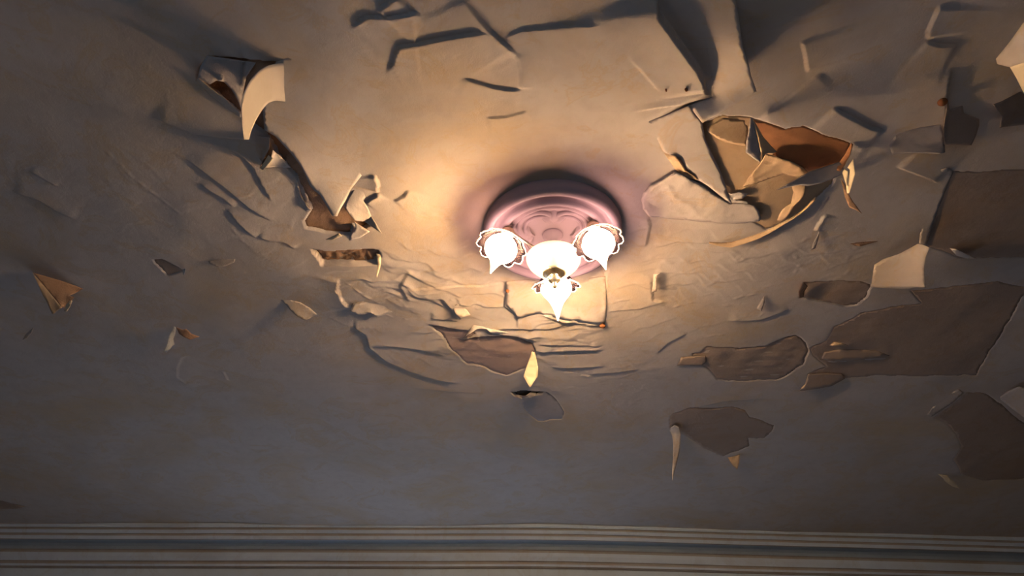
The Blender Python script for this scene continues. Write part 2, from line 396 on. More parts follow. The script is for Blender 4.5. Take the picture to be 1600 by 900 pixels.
# ------------------------------------------------------------------ room
RX0, RX1, RY0, RY1 = -3.9, 3.9, -1.6, 5.74
def axis(lo, a, b, hi, coarse, fine):
    return np.concatenate([np.arange(lo, a, coarse), np.arange(a, b, fine), np.arange(b, hi, coarse), [hi]])
xs = axis(RX0, -3.45, 3.45, RX1, .05, .006)
ys = np.concatenate([np.arange(RY0, 1.1, .08), np.arange(1.1, 2.9, .0045), np.arange(2.9, 3.9, .006), np.arange(3.9, RY1, .009), [RY1]])
GX, GY = np.meshgrid(xs, ys); P = np.stack([GX.ravel(), GY.ravel()], 1)
H = relief(P)
V = np.column_stack([P, ZC-H]); nx, ny = len(xs), len(ys)
idx = np.arange(nx*ny).reshape(ny, nx)
quads = np.stack([idx[:-1, :-1], idx[1:, :-1], idx[1:, 1:], idx[:-1, 1:]], -1).reshape(-1, 4)   # faces down
me = bpy.data.meshes.new('ceiling')
me.vertices.add(len(V)); me.vertices.foreach_set('co', V.ravel())
me.loops.add(len(quads)*4); me.loops.foreach_set('vertex_index', quads.ravel())
me.polygons.add(len(quads)); me.polygons.foreach_set('loop_start', np.arange(len(quads))*4)
me.polygons.foreach_set('use_smooth', np.ones(len(quads), bool))
me.update(calc_edges=True); me.validate()
ceiling = bpy.data.objects.new('ceiling', me); me.materials.append(M_PAINT); C.objects.link(ceiling)
tag(ceiling, 'peeling painted paper ceiling with stained loose layers around the lamp', None, None, 'structure')

box('wall_left', RX0-.1, RX0, RY0-.1, RY1, -.1, ZC+.05, M_WALL, 'structure')
box('wall_right', RX1, RX1+.1, RY0-.1, RY1, -.1, ZC+.05, M_WALL, 'structure')
box('floor', RX0-.1, RX1+.1, RY0-.1, RY1+.1, -.1, 0, M_FLOOR, 'structure')
# far and back walls; their unseen window openings are assumed, for the added fill
def bmbox(bm, x0, x1, y0, y1, z0, z1):
    g = bmesh.ops.create_cube(bm, size=1)
    for v in g['verts']: v.co = Vector((x0+(v.co.x+.5)*(x1-x0), y0+(v.co.y+.5)*(y1-y0), z0+(v.co.z+.5)*(z1-z0)))
for nm_, y_, wx0, wx1, wz0, wz1 in (('wall_far', RY1, -1.7, .7, .75, 2.55), ('wall_back', RY0-.1, -1.4, .6, .85, 2.55)):
    bm = bmesh.new()
    for b_ in ((RX0-.1, wx0, 0, ZC), (wx1, RX1+.1, 0, ZC), (wx0, wx1, 0, wz0), (wx0, wx1, wz1, ZC)):
        bmbox(bm, b_[0], b_[1], y_, y_+.1, b_[2], b_[3])
    me = bpy.data.meshes.new(nm_); bm.to_mesh(me); bm.free()
    link(nm_, me, M_WALL, None, False)['kind'] = 'structure'

# ------------------------------------------------------------------ cornice (run of plaster mouldings, slightly bowed like the old wall)
def el(y): return PITCH - math.atan((y-450)/F)
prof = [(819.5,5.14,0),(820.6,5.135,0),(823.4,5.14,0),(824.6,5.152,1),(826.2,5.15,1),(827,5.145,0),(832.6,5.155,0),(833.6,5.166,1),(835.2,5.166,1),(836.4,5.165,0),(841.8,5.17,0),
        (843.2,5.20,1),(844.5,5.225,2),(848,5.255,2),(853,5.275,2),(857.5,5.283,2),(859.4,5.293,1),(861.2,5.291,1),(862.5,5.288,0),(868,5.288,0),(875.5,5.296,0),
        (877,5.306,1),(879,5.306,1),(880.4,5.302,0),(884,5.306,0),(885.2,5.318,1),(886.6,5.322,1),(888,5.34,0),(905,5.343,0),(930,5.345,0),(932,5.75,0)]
pts = [(d, CAMZ + d*math.tan(el(y))) for y, d, m in prof]
pts[0] = (pts[0][0]+.01, ZC+.02)
NX = 90; verts = []; faces = []; fm = []
bow_x = np.array([-4.0, -3.3, -1.7, -.6, .1, .9, 1.8, 2.6, 3.4, 4.0])
bow_y = np.array([-.01, -.005, .010, .012, .008, .055, .125, .185, .245, .29])    # wall line wanders by a few cm
for i in range(NX+1):
    x = RX0 + (RX1-RX0)*i/NX
    o_ = float(np.interp(x, bow_x, bow_y)) if 1 else 0
    o_ = np.mean([np.interp(x+k, bow_x, bow_y) for k in (-.3, -.15, 0, .15, .3)])
    for d, z in pts: verts.append((x, d+o_, z+.001*math.sin(3*x)))
n = len(pts)
for i in range(NX):
    for j in range(n-1):
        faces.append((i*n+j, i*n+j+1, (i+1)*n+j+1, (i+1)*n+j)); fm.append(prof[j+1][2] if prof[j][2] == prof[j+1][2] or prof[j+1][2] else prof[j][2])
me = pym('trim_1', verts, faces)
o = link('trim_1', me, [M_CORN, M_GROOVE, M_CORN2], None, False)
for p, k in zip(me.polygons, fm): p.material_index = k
tag(o, 'pale grey moulded plaster cornice between ceiling and far wall', None, None, 'structure')

# ------------------------------------------------------------------ paper pieces traced in outline, each with its own drop and thickness
def mvc(P, Q, f):
    out = np.zeros(len(P)); n = len(Q)
    S = Q[None]-P[:, None]; r = np.linalg.norm(S, axis=2)+1e-9
    Wt = np.zeros((len(P), n)); tan = np.zeros((len(P), n))
    for i in range(n):
        j = (i+1) % n
        cr = S[:, i, 0]*S[:, j, 1]-S[:, i, 1]*S[:, j, 0]; dt = (S[:, i]*S[:, j]).sum(1)
        tan[:, i] = (r[:, i]*r[:, j]-dt)/np.where(abs(cr) < 1e-9, 1e-9, cr)
    for i in range(n): Wt[:, i] = (tan[:, i-1]+tan[:, i])/r[:, i]
    s = Wt.sum(1); s[abs(s) < 1e-12] = 1e-12
    return (Wt@f)/s
def trimesh(poly, step):
    """outline (n,2) plus attribute -> dense triangles; returns 2D points, faces, index list of boundary"""
    B = []; T = []
    n = len(poly)
    for i in range(n):
        a = poly[i, :2]; b = poly[(i+1) % n, :2]; k = max(1, int(round(np.linalg.norm(b-a)/step)))
        for q in range(k): B.append(a+(b-a)*q/k); T.append(poly[i, 2]+(poly[(i+1) % n, 2]-poly[i, 2])*q/k)
    B = np.array(B); T = np.array(T); Q = poly[:, :2]
    x0, y0 = Q.min(0); x1, y1 = Q.max(0)
    g = []; r = 0; y = y0
    while y < y1:
        x = x0 + (step*.5 if r % 2 else 0)
        while x < x1: g.append((x, y)); x += step
        y += step*.87; r += 1
    g = np.array(g) if g else np.zeros((0, 2))
    if len(g):
        g = g[inside(g, Q)]
        if len(g): d, _, _ = poly_dist(g, Q, True); g = g[d > step*.55]
    Tg = mvc(g, B, T) if len(g) else np.zeros(0)
    A = np.vstack([B, g]) if len(g) else B
    res = delaunay_2d_cdt([Vector(p) for p in A], [], [list(range(len(B)))], 1, 1e-6)
    if len(res[0]) == len(A): pts2 = np.array([tuple(v) for v in res[0]]); om = res[3]
    else: pts2 = np.array([tuple(v) for v in res[0]]); om = res[3]
    TT = np.concatenate([T, Tg]); att = np.array([TT[o_[0]] if len(o_) else 0 for o_ in om])
    faces = [tuple(f) for f in res[2]]
    return pts2, faces, att
def shell(name, V, faces, t, mat, back=None, parent=None):
    """front surface V (facing the room) thickened upward/backward by t"""
    me0 = pym(name, V, faces)
    bm = bmesh.new(); bm.from_mesh(me0); bpy.data.meshes.remove(me0)
    bmesh.ops.recalc_face_normals(bm, faces=bm.faces)
    cen = Vector(V.mean(0)); view = Vector((0, 0, CAMZ+.3)) - cen
    s = sum((f.normal.dot(view))*f.calc_area() for f in bm.faces)
    if s < 0: bmesh.ops.reverse_faces(bm, faces=bm.faces)
    bm.normal_update(); bm.verts.ensure_lookup_table()
    n = len(bm.verts); co = [v.co.copy() for v in bm.verts]; no = [v.normal.copy() for v in bm.verts]
    F_ = [[v.index for v in f.verts] for f in bm.faces]
    E = [(e.verts[0].index, e.verts[1].index, e.link_faces[0]) for e in bm.edges if len(e.link_faces) == 1]
    rim = []
    for a, b, f in E:
        vs_ = [v.index for v in f.verts]; k = vs_.index(a)
        if vs_[(k+1) % len(vs_)] != b: a, b = b, a
        rim.append((b, a, a+n, b+n))
    bm.free()
    allv = co + [c-nn*t for c, nn in zip(co, no)]
    c0 = sum(allv, Vector())/len(allv)
    allf = F_ + [[i+n for i in reversed(f)] for f in F_] + [list(r) for r in rim]
    me = pym(name, [v-c0 for v in allv], allf)
    o = link(name, me, [mat, back or mat], parent)
    for i, p in enumerate(me.polygons): p.material_index = 0 if i < len(F_) else 1
    o.location = c0
    return o
def crumple(p):
    u = p[:, 0] + 7*np.sin(p[:, 1]*.063+1) + 3*np.sin(p[:, 0]*.11); v = p[:, 1] + 6*np.sin(p[:, 0]*.047+2) + 3*np.sin(p[:, 1]*.13+1)
    a = 1-2*np.abs(np.sin(u*.047+v*.031)); b = 1-2*np.abs(np.sin(u*.029-v*.083+1.3)); c = np.sin(u*.17+v*.11)*np.sin(v*.15-u*.04)
    return .6*a+.6*b+.35*c
def flap(name, poly, label=None, cat=None, mat=M_PAINT, back=M_KRAFT, step=4.0, t=.0009, bulge=0, wr=0, group=None, base_eps=-.0012, torn=0, seed=1, ease=0, cr=0):
    poly = np.array([(p[0], p[1], p[2]) for p in poly], float)
    if torn:
        r = np.random.RandomState(seed); out = []
        for i in range(len(poly)):
            a, b = poly[i], poly[(i+1) % len(poly)]; out.append(a)
            L = np.linalg.norm((b-a)[:2]); k = int(L/7); nrm = np.array([-(b-a)[1], (b-a)[0]])/(L+1e-9)
            for q in range(1, k):
                c = a+(b-a)*q/k; c[:2] += nrm*r.uniform(-torn, torn); out.append(c)
        poly = np.array(out)
    p2, faces, lift = trimesh(poly, step)
    if not ease and name == 'paper_flap' and .01 < lift.max() < .07: ease = .4
    if ease: lift = lift*np.clip(lift/max(lift.max(), 1e-6), 0, 1)**ease
    if bulge or wr:
        d, _, _ = poly_dist(p2, poly[:, :2], True)
        e = np.clip(d/12, 0, 1)
        lift = lift + bulge*e*(2-e)
        if wr: lift = lift + wr*crumple(p2)*np.clip(lift/.02, 0, 1)
    if cr:
        d, _, _ = poly_dist(p2, poly[:, :2], True)
        u = .45*(p2[:, 0]+9*np.sin(p2[:, 1]*.05)+3*np.sin(p2[:, 1]*.23)); v = .8*(p2[:, 1]+6*np.sin(p2[:, 0]*.05+1)+2*np.sin(p2[:, 0]*.17))
        g = (1-np.abs(np.sin(u*.055+v*.075)))**2+(1-np.abs(np.sin(u*.09-v*.05+.7)))**3+.6*(1-np.abs(np.sin(u*.03+v*.19+2)))**3+.4*(1-np.abs(np.sin(u*.21+v*.1+.4)))**2
        lift = lift + cr*(g-.5)*np.clip(d/7, .15, 1)
    h0 = relief(pl(p2), False)
    z = ZC-(h0+lift+base_eps)
    d = dirs(p2); tt = (z-CAMZ)/d[:, 2]; V = d*tt[:, None]+np.array([0, 0, CAMZ])
    o = shell(name, V, faces, t, mat, back)
    return tag(o, label, cat, group)
def as_part(o, parent, name):
    o.parent = parent; o.matrix_parent_inverse = parent.matrix_world.inverted(); o.name = name; o.data.name = name
    for k in ('label', 'category'):
        if k in o: del o[k]
def patch(name, poly, depth, mat, wr, label, seed):
    Q = jag(poly, 1.3, seed=seed)
    Qg = np.column_stack([Q, np.zeros(len(Q))])
    p2, faces, _ = trimesh(Qg, 4.0)
    W = pl(p2); h = relief(W, False)
    nz = np.zeros(len(W))
    if wr < 0:                      # crumbling plaster instead of creased paper
        x, y = W[:, 0], W[:, 1]
        nz = -wr*(np.sin(x*95+3*np.sin(y*60))*np.sin(y*130+2*np.sin(x*50))+.6*np.sin(x*210+y*90)*np.sin(y*190-x*60)) + .010*np.clip((W[:, 1].max()-y)/(np.ptp(y)+1e-6), 0, 1)
    elif wr:
        x, y = W[:, 0]*1.0, W[:, 1]*1.0
        u = y*105+np.sin(x*17)*1.6+np.sin(x*5+y*9)*2.2
        nz = wr*(np.maximum(np.sin(u), 0)**3*(.6+.4*np.sin(x*9+y*7)) + .5*np.sin(x*31+y*53)*np.sin(y*40-x*13))
    d, _, _ = poly_dist(p2, Q, True)
    z = ZC-(h-depth+nz*np.clip(d/6, 0, 1))
    V = np.column_stack([W, z])
    o = shell(name, V, faces, .0008, mat, mat, ceiling)
    o['label'] = label
    return o
for i, (n, p, dep, mt, wr, lab) in enumerate(HOLES):
    patch('bare_patch', p, dep, mt, wr, lab, i)
patch('bare_patch', ORANGE, .0028, M_ORANGE, .0015, 'orange brown layer bared in the torn opening', 77)

# --- left side
flap('paper_sheet', [(431,97,.012),(420,125,.022),(410,165,.030),(413,203,.032),(430,213,.032),(455,240,.032),(472,262,.032),(484,290,.030),(489,296,.028),(500,305,.032),(512,325,.036),(519,338,.042),(527,338,.042),(533,325,.034),(540,313,.026),(548,296,.012),(575,262,0),(600,225,0),(600,180,0),(590,130,0),(560,80,0),(480,78,0),(445,92,.006)],
     'large cream paper sheet overhanging the long tear left of the lamp', 'peeling paper', step=5, wr=.0003, ease=.7)
flap('paper_flap', [(555,293,0),(541,314,.018),(539,325,.034),(547,336,.043),(555,345,.048),(567,346,.040),(581,339,.026),(575,325,.015),(568,314,.007),(574,302,.0),(582,288,0)],
     'small pale flap with rounded top at the foot of the long left tear', 'paint flap', step=3)
flap('paper_flap', [(569,346,.03),(580,338,.03),(588,350,.045),(597,365,.06),(585,357,.05)], 'thin pointed blue-grey spur beside the foot of the long tear', 'paint flap', step=3)
flap('paper_flap', [(509,374,.022),(520,369,.028),(530,364,.034),(534,369,.034),(520,375,.030)], 'tiny cream chip under the dark end of the long tear', 'paint flap', mat=M_CREAM, step=2.5)
flap('paper_flap', [(553,346,.020),(562,352,.020),(578,362,.012),(562,372,.002),(545,378,0),(548,366,.012),(556,357,.02)], 'cream paper lip curling at the lower right end of the long tear', 'paint flap', step=3)
def strip(name, A, B, label, cat, mat, n=44, m=12):
    def res(Q):
        Q = np.array(Q, float); L = np.concatenate([[0], np.cumsum(np.linalg.norm(np.diff(Q[:, :2], axis=0), axis=1))]); L /= L[-1]
        t = np.linspace(0, 1, n); R_ = np.column_stack([np.interp(t, L, Q[:, k]) for k in range(3)])
        for _ in range(3): R_[1:-1] = (R_[:-2]+2*R_[1:-1]+R_[2:])/4
        return R_
    A = res(A); B = res(B); W = []
    for i in range(n):
        for j in range(m): W.append(A[i]+(B[i]-A[i])*j/(m-1))
    W = np.array(W); h0 = relief(pl(W[:, :2]), False); z = ZC-(h0+W[:, 2]-.0015)
    d = dirs(W[:, :2]); V = d*((z-CAMZ)/d[:, 2])[:, None]+np.array([0, 0, CAMZ])
    f = [(i*m+j, i*m+j+1, (i+1)*m+j+1, (i+1)*m+j) for i in range(n-1) for j in range(m-1)]
    return tag(shell(name, V, f, .0009, mat, mat), label, cat)
strip('paper_curl', [(447,98,0),(431,99.5,.014),(418,102.5,.034),(405,110,.060),(392,124,.100),(383,140,.135),(377,158,.165),(377,172,.182),(378,195,.208),(381,218,.232)],
      [(466,166,0),(455,161,.004),(445,158.5,.014),(430,157,.034),(420,160,.062),(410,171,.100),(400,188,.146),(392.5,205,.190),(389,218,.222)],
      'big paper curl with lamplight in its colour, hanging like a claw at upper left', 'paper curl', M_CURL)
flap('paper_sheet', [(323,87,.010),(313,104,.030),(309,121,.048),(328,132,.046),(338,126,.036),(350,128,.022),(362,140,.020),(372,158,.022),(379,178,.026),(379,150,.012),(385,120,.004),(400,98,0),(360,92,.004)],
     'dull brown rolled paper layer left of the big curl', 'peeling paper', mat=M_GREY, back=M_KRAFT, step=4)
flap('paper_flap', [(309,121,.024),(330,138,.022),(352,154,.022),(378,179,.024),(376,184,.012),(350,166,.004),(325,146,.003),(305,126,.002)],
     'long thin paper lip below the brown rolled layer', 'paint flap', step=3)
flap('paper_flap', [(422,215,.022),(421,232,.032),(410,252,.045),(405,263,.052),(412,262,.052),(424,246,.044),(426,234,.034),(440,246,.02),(455,262,.010),(440,262,0),(415,262,0),(395,235,0),(398,212,0)],
     'grey paper edge beside the orange strip of the long tear', 'peeling paper', step=3)
flap('paper_flap', [(406,263,.055),(419,243,.060),(427,248,.064),(411,266,.062)], 'little cream rolled scrap below the big curl', 'paint flap', mat=M_CREAM, back=M_CREAM, step=2.5)
flap('paper_flap', [(467,275,0),(466,290,.006),(470,305,.010),(480,322,.012),(487,329,.012),(478,330,.004),(466,318,0),(456,295,0)], 'pale bent edge left of the foot of the long tear', 'paint flap', step=3)
flap('paper_flap', [(588,396,.010),(594,398,.018),(596,404,.025),(594,418,.06),(589,434,.10),(588,430,.09),(590,414,.05)], 'narrow bright sliver hanging at the right end of the crumbling strip', 'paint flap', mat=M_CREAM, back=M_CREAM, step=2.5)
flap('paper_flap', [(436,466,0),(448,478,.016),(457,489,.034),(465,495,.048),(477,501,.058),(495,491,.046),(484,481,.022),(468,472,.004),(452,466,0)], 'fawn rectangular flap alone below the left shadow band', 'paint flap', mat=M_PAINT, back=M_CREAM, step=3)
flap('paper_flap', [(552,475,.010),(546,486,.018),(558,492,.021),(570,491,.020),(577,488,.021),(590,496,.020),(604,490,.008),(618,486,0),(604,474,0),(575,468,0)], 'pinkish paper lip with dark gap below, above the long curved ledge', 'paint flap', step=3)
flap('paper_flap', [(325,407,0),(327,412,.012),(341,418,.018),(352,416,.016),(366,410,.010),(368,404,0),(345,402,0)], 'small lifted paint blister in the dark left area', 'paint flap', step=3)
dart = bpy.data.objects.new('folded_paper', None); C.objects.link(dart); dart.empty_display_size = .03
dart.location = px1(52, 426); dart.matrix_world = Matrix.Translation(dart.location)
tag(dart, 'tan and brown dart-shaped fold of paper hanging alone at far left', 'paper flap')  # one tan wing and one brown wing
dp = flap('paper_flap', [(51,426,.002),(60,445,.045),(67,462,.075),(74,474,.098),(81,490,.125),(84,491,.125),(90,485,.115),(97,481,.110),(80,460,.065),(65,442,.03)], 'light orange triangular wing of the dart-like fold at far left', 'paint flap', mat=M_TAN, back=M_TAN, step=3)
as_part(dp, dart, 'wing')
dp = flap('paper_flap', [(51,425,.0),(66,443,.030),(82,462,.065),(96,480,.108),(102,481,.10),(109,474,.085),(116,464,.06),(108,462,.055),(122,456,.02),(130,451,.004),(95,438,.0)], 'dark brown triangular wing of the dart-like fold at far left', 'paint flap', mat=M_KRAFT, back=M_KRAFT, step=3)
as_part(dp, dart, 'wing'); dp['label'] = 'dark brown wing'
dp = flap('paper_flap', [(100,486,.125),(103,476,.11),(109,470,.10),(113,470,.10),(110,478,.115),(104,487,.128)], 'tiny cream scrap at the tip of the dart-like fold', 'paint flap', mat=M_CREAM, back=M_CREAM, step=2.5)
as_part(dp, dart, 'torn_tip')
flap('paint_flake', [(272,510,.004),(275,512,.006),(274,522,.030),(271,530,.055),(273,538,.075),(266,546,.10),(260,551,.115),(257,549,.115),(262,537,.085),(264,525,.05),(269,517,.02)], 'thin bluish white flake hanging point down in the dark left area', 'paint flake', mat=M_WALL, back=M_WALL, step=2.5)
flap('paint_flake', [(275,511,.004),(285,515,.010),(291,514,.012),(300,522,.018),(312,526,.020),(297,531,.040),(288,527,.034),(280,522,.02)], 'small dark brown flake right of the bluish white flake', 'paint flake', mat=M_KRAFT, back=M_KRAFT, step=2.5)
flap('paint_flake', [(284,421,.006),(290,419,.012),(289,427,.034),(287,431,.045),(286,426,.030)], 'tiny white sliver at the tip of the small brown patch', 'paint flake', mat=M_WALL, back=M_WALL, step=2)
flap('paint_flake', [(35,531,.016),(40,522,.008),(52,512,.002),(50,520,.010),(41,530,.018)], 'faint grey sliver lowest at far left', 'paint flake', step=2.5)

# --- below the lamp
flap('paint_flake', [(831,549,.004),(836,551,.006),(838,560,.030),(841,575,.065),(840,589,.095),(834,597,.118),(828,606,.14),(823,597,.118),(818,588,.095),(823,572,.055),(828,558,.02)],
     'white pointed paint flake hanging straight below the lamp', 'paint flake', mat=M_CREAM, back=M_CREAM, step=3)
flap('paper_flap', [(722,529,.022),(735,521,.022),(745,514,.018),(760,514,.010),(768,521,.018),(780,522,.020),(795,520,.02),(765,512,0),(740,508,0),(720,514,0),(735,524,.02)][:9], 'thin paper tongue at the upper edge of the pinkish brown patch', 'paint flap', step=3)
flap('paper_flap', [(704,482,.004),(712,490,.016),(719,500,.026),(724,495,.026),(735,492,.010),(728,482,0),(715,474,0)], 'small pointed lip with dark notch left of the lowest lamp', 'paint flap', step=3)
flap('paper_flap', [(829,613,.006),(838,614,.010),(836,620,.018),(828,622,.020),(822,618,.012)], 'tiny beige scrap caught in the dark slit', 'paint flap', step=2)
flap('paper_flap', [(791,440,.006),(846,436,.0),(900,436,.0),(946,432,.003),(947,470,.006),(945,508,.010),(912,505,.008),(880,500,.006),(842,490,.003),(808,498,.005),(804,489,.007),(791,477,.007)],
     'square cream paper sheet tacked on behind the lowest lamp shade', 'peeling paper', step=5, wr=.0006)
# small rusty tacks
def tack(x, y, r, label):
    p = px1(x, y); h = float(relief(np.array([[p.x, p.y]]), False)[0]); r *= p.y/3.0
    prof = [(0, .001), (r, .001), (r*1.0, .004), (r*.8, .009), (r*.35, .012), (0, .0125)]
    vs_ = []; fs = []; n = 14
    for a, z in prof:
        for k in range(n): vs_.append((a*math.cos(2*math.pi*k/n), a*math.sin(2*math.pi*k/n)*1.0, -z))
    for i in range(len(prof)-1):
        for k in range(n): fs.append((i*n+k, i*n+(k+1) % n, (i+1)*n+(k+1) % n, (i+1)*n+k))
    o = link('rusty_tack', pym('rusty_tack', vs_, fs), M_RUST)
    o.location = (p.x, p.y, ZC-h+.0005); return tag(o, label, 'tack', 'rusty tacks in the ceiling')
t1 = tack(941, 505, .014, 'rusty orange tack at the lower right corner of the square sheet'); t1.location.z -= .009
t2 = tack(793, 450, .009, 'small rusty tack at the left edge of the square sheet'); t2.location.z -= .006
tack(1472, 158, .028, 'large rust-brown nail head at upper right')
tack(1040, 137, .006, 'tiny dark nail head, uppermost above the long tongue')
tack(1071, 134, .010, 'dark nail head right of the tiny uppermost one')
tack(1108, 172, .010, 'dark nail head near the corner of the hanging sheet')

# --- upper right
flap('paper_sheet', [(1112,-30,0),(1150,0,.012),(1156,40,.030),(1160,70,.048),(1167,92,.060),(1173,118,.068),(1182,143,.078),(1160,157,.074),(1140,168,.070),(1118,181,.066),(1097,192,.060),(1086,178,.034),(1076,165,.010),(1095,158,.006),(1112,152,.002),(1108,100,0),(1092,40,0)],
     'large hanging paper sheet whose right edge stands above the blue shadow', 'peeling paper', step=6, wr=.0003, ease=.4)
flap('paper_sheet', [(1077,165,.016),(1087,179,.016),(1098,193,.013),(1102,217,.009),(1116,247,.008),(1125,265,.008),(1131,281,.009),(1137,301,.010),(1144,319,.012),(1132,311,.012),(1119,301,.012),(1106,290,.012),(1094,283,.012),(1080,273,.014),(1064,250,.016),(1045,241,.018),(1036,236,.010),(1024,212,0),(1012,190,0),(1040,180,.004)],
     'long pale paper tongue pointing down over the torn opening', 'peeling paper', step=5, ease=.3)
flap('paper_flap', [(1038,240,.014),(1045,241,.018),(1055,243,.020),(1062,252,.022),(1070,266,.020),(1084,275,.018),(1094,283,.012),(1078,279,.010),(1064,272,.012),(1056,266,.014),(1047,253,.014)],
     'small rolled brown slot in the left edge of the long tongue', 'paint flap', mat=M_TAN, back=M_KRAFT, step=3)
flap('paper_flap', [(1172,183,.012),(1176,184,.014),(1180,200,.030),(1184,215,.05),(1186,226,.064),(1189,240,.078),(1188,254,.088),(1177,248,.084),(1165,238,.076),(1166,222,.058),(1169,206,.038)],
     'blue-grey folded paper hanging inside the torn opening', 'paint flap', mat=M_GREY, back=M_GREY, step=3, bulge=.004)
flap('paper_flap', [(1175,184,.012),(1184,198,.030),(1192,213,.042),(1204,227,.050),(1214,237,.056),(1206,241,.058),(1196,241,.060),(1190,252,.074),(1186,226,.060),(1183,212,.044),(1175,200,.022)],
     'cream twisted fold right of the blue-grey folded paper', 'paint flap', mat=M_TAN, back=M_TAN, step=3, bulge=.006)
flap('paper_flap', [(1196,240,.018),(1215,246,.022),(1240,254,.022),(1262,267,.022),(1264,274,.020),(1248,277,.012),(1225,272,.006),(1200,280,.002),(1180,288,0),(1160,292,.0),(1175,270,.004),(1188,254,.012)],
     'tan crumpled paper fold below the orange brown layer', 'peeling paper', mat=M_TAN, back=M_TAN, step=3, wr=.003, cr=.006, torn=.8)
flap('paper_flap', [(1106,206,.004),(1118,215,.008),(1134,222,.010),(1150,226,.010),(1166,229,.010),(1170,206,.0),(1165,188,0),(1130,184,0),(1104,198,0)],
     'tan paper segment with a curved white rim under the hanging sheet', 'peeling paper', mat=M_TAN, back=M_CREAM, step=4, base_eps=-.0035)
flap('paper_flap', [(1213,297,.070),(1238,283,.066),(1262,270,.062),(1287,261,.054),(1312,253,.046),(1318,262,.030),(1321,270,.020),(1300,280,.012),(1280,287,.010),(1262,291,.024),(1250,289,.040)],
     'pointed paper wing, its shade put into the grey, crossing the torn opening', 'paint flap', mat=M_GREY, back=M_TAN, step=3)  # grey face stands in for shade on the side turned from the lamp
flap('paper_flap', [(1330,223,.008),(1333,226,.014),(1328,242,.030),(1320,258,.046),(1312,268,.056),(1307,266,.052),(1310,256,.038),(1320,241,.018)],
     'orange curled edge at the right end of the torn opening', 'paint flap', mat=M_ORANGE, back=M_ORANGE, step=2.5)
flap('paint_flake', [(1333,248,.060),(1336,272,.120),(1327,302,.150),(1323,302,.140),(1322,290,.110),(1316,270,.045),(1319,264,.045),(1325,268,.070),(1324,282,.092),(1326,290,.116),(1328,266,.082),(1324,262,.060)],
     'bright cream split flake at the right end of the torn opening', 'paint flake', mat=M_CREAM, back=M_CREAM, step=2.5)
flap('paint_flake', [(1314,280,.004),(1322,290,.02),(1326,303,.045),(1333,315,.065),(1340,324,.082),(1347,334,.10),(1337,328,.088),(1327,324,.075),(1320,308,.045)],
     'curved brown flake ending in a point below the split flake', 'paint flake', mat=M_KRAFT, back=M_CREAM, step=2.5)
# wrinkled lower layer and its rim
flap('paper_sheet', [(1002,312,.004),(1006,300,.010),(1015,290,.012),(1030,282,.012),(1048,273,.014),(1058,269,.014),(1078,280,.012),(1094,288,.010),(1118,305,.008),(1140,318,.006),(1160,318,.008),(1178,321,.010),(1186,330,.012),(1189,343,.012),(1186,346,.006),(1150,350,.006),(1100,347,.005),(1060,343,.004),(1014,338,.006),(1004,326,.008)],
     'wrinkled cream layer between the lamp and the torn opening', 'peeling paper', step=3.5, cr=.0026, bulge=.002, torn=.7)
flap('paper_flap', [(1135,300,.006),(1142,303,.012),(1155,300,.014),(1170,303,.012),(1160,310,.014),(1148,312,.014),(1168,315,.012),(1170,322,.006),(1145,322,.002)],
     'small crinkled lip at the tip of the long tongue', 'paint flap', step=3, wr=.002)
flap('paper_sheet', [(1276,311,.010),(1262,325,.014),(1250,335,.016),(1235,345,.017),(1220,354,.018),(1205,363,.019),(1190,371,.021),(1175,377,.023),(1160,382,.025),(1142,387,.026),(1125,385,.020),(1108,381,.010),(1108,378,.006),(1128,379,.006),(1142,378,.004),(1160,373,.004),(1188,364,.004),(1204,357,.005),(1218,349,.004),(1234,341,.004),(1248,331,.004),(1260,321,.004),(1273,308,.004)],
     'long bright curved paper lip along the bottom of the torn opening', 'peeling paper', mat=M_TAN, back=M_CREAM, step=2.5)
flap('paper_flap', [(1236,288,.006),(1252,287,.012),(1260,291,.018),(1256,305,.022),(1247,316,.022),(1240,322,.020),(1233,335,.018),(1222,346,.012),(1214,345,.004),(1222,328,.0),(1236,318,.004),(1240,300,.0)],
     'scalloped brown paper border at the right of the tan layer', 'paint flap', mat=M_TAN, back=M_TAN, step=3, wr=.0035, torn=1.2)

# --- right
flap('paper_flap', [(1480,150,.004),(1484,172,.010),(1504,165,.004),(1506,177,.006),(1530,186,.006),(1530,196,.014),(1525,212,.026),(1518,227,.034),(1500,227,.036),(1476,226,.034),(1474,205,.020),(1478,175,.008)],
     'dark drooping paper square below the large rust-brown nail head', 'paint flap', mat=M_OLD, back=M_OLD, step=4)
flap('paper_flap', [(1400,207,.002),(1420,201,.002),(1470,195,.004),(1476,215,.012),(1477,238,.020),(1468,241,.022),(1430,239,.016),(1394,242,.010),(1390,228,.004)],
     'dull horizontal paper strip left of the dark drooping square', 'paint flap', mat=M_GREY, back=M_GREY, step=4)
flap('paper_sheet', [(1625,10,.09),(1600,34,.068),(1578,65,.055),(1556,92,.046),(1558,100,.052),(1569,103,.072),(1578,105,.090),(1590,102,.115),(1625,88,.17)],
     'pink-lit hanging paper sheet at the upper right edge of the view', 'peeling paper', mat=M_PAINT, back=M_PAINT, step=5)
flap('paper_sheet', [(1578,105,.092),(1588,122,.106),(1600,146,.126),(1625,170,.19),(1625,90,.175),(1600,98,.14)],
     'bright tan hanging corner just under the pink-lit sheet', 'peeling paper', mat=M_CREAM, back=M_CREAM, step=5)
flap('paper_flap', [(1552,163,.030),(1566,158,.02),(1600,140,.0),(1625,150,0),(1625,196,.010),(1600,195,.016),(1580,197,.024),(1562,200,.036),(1566,182,.032)],
     'dark three-cornered paper flap at the right edge', 'paint flap', mat=M_OLD, back=M_OLD, step=4)
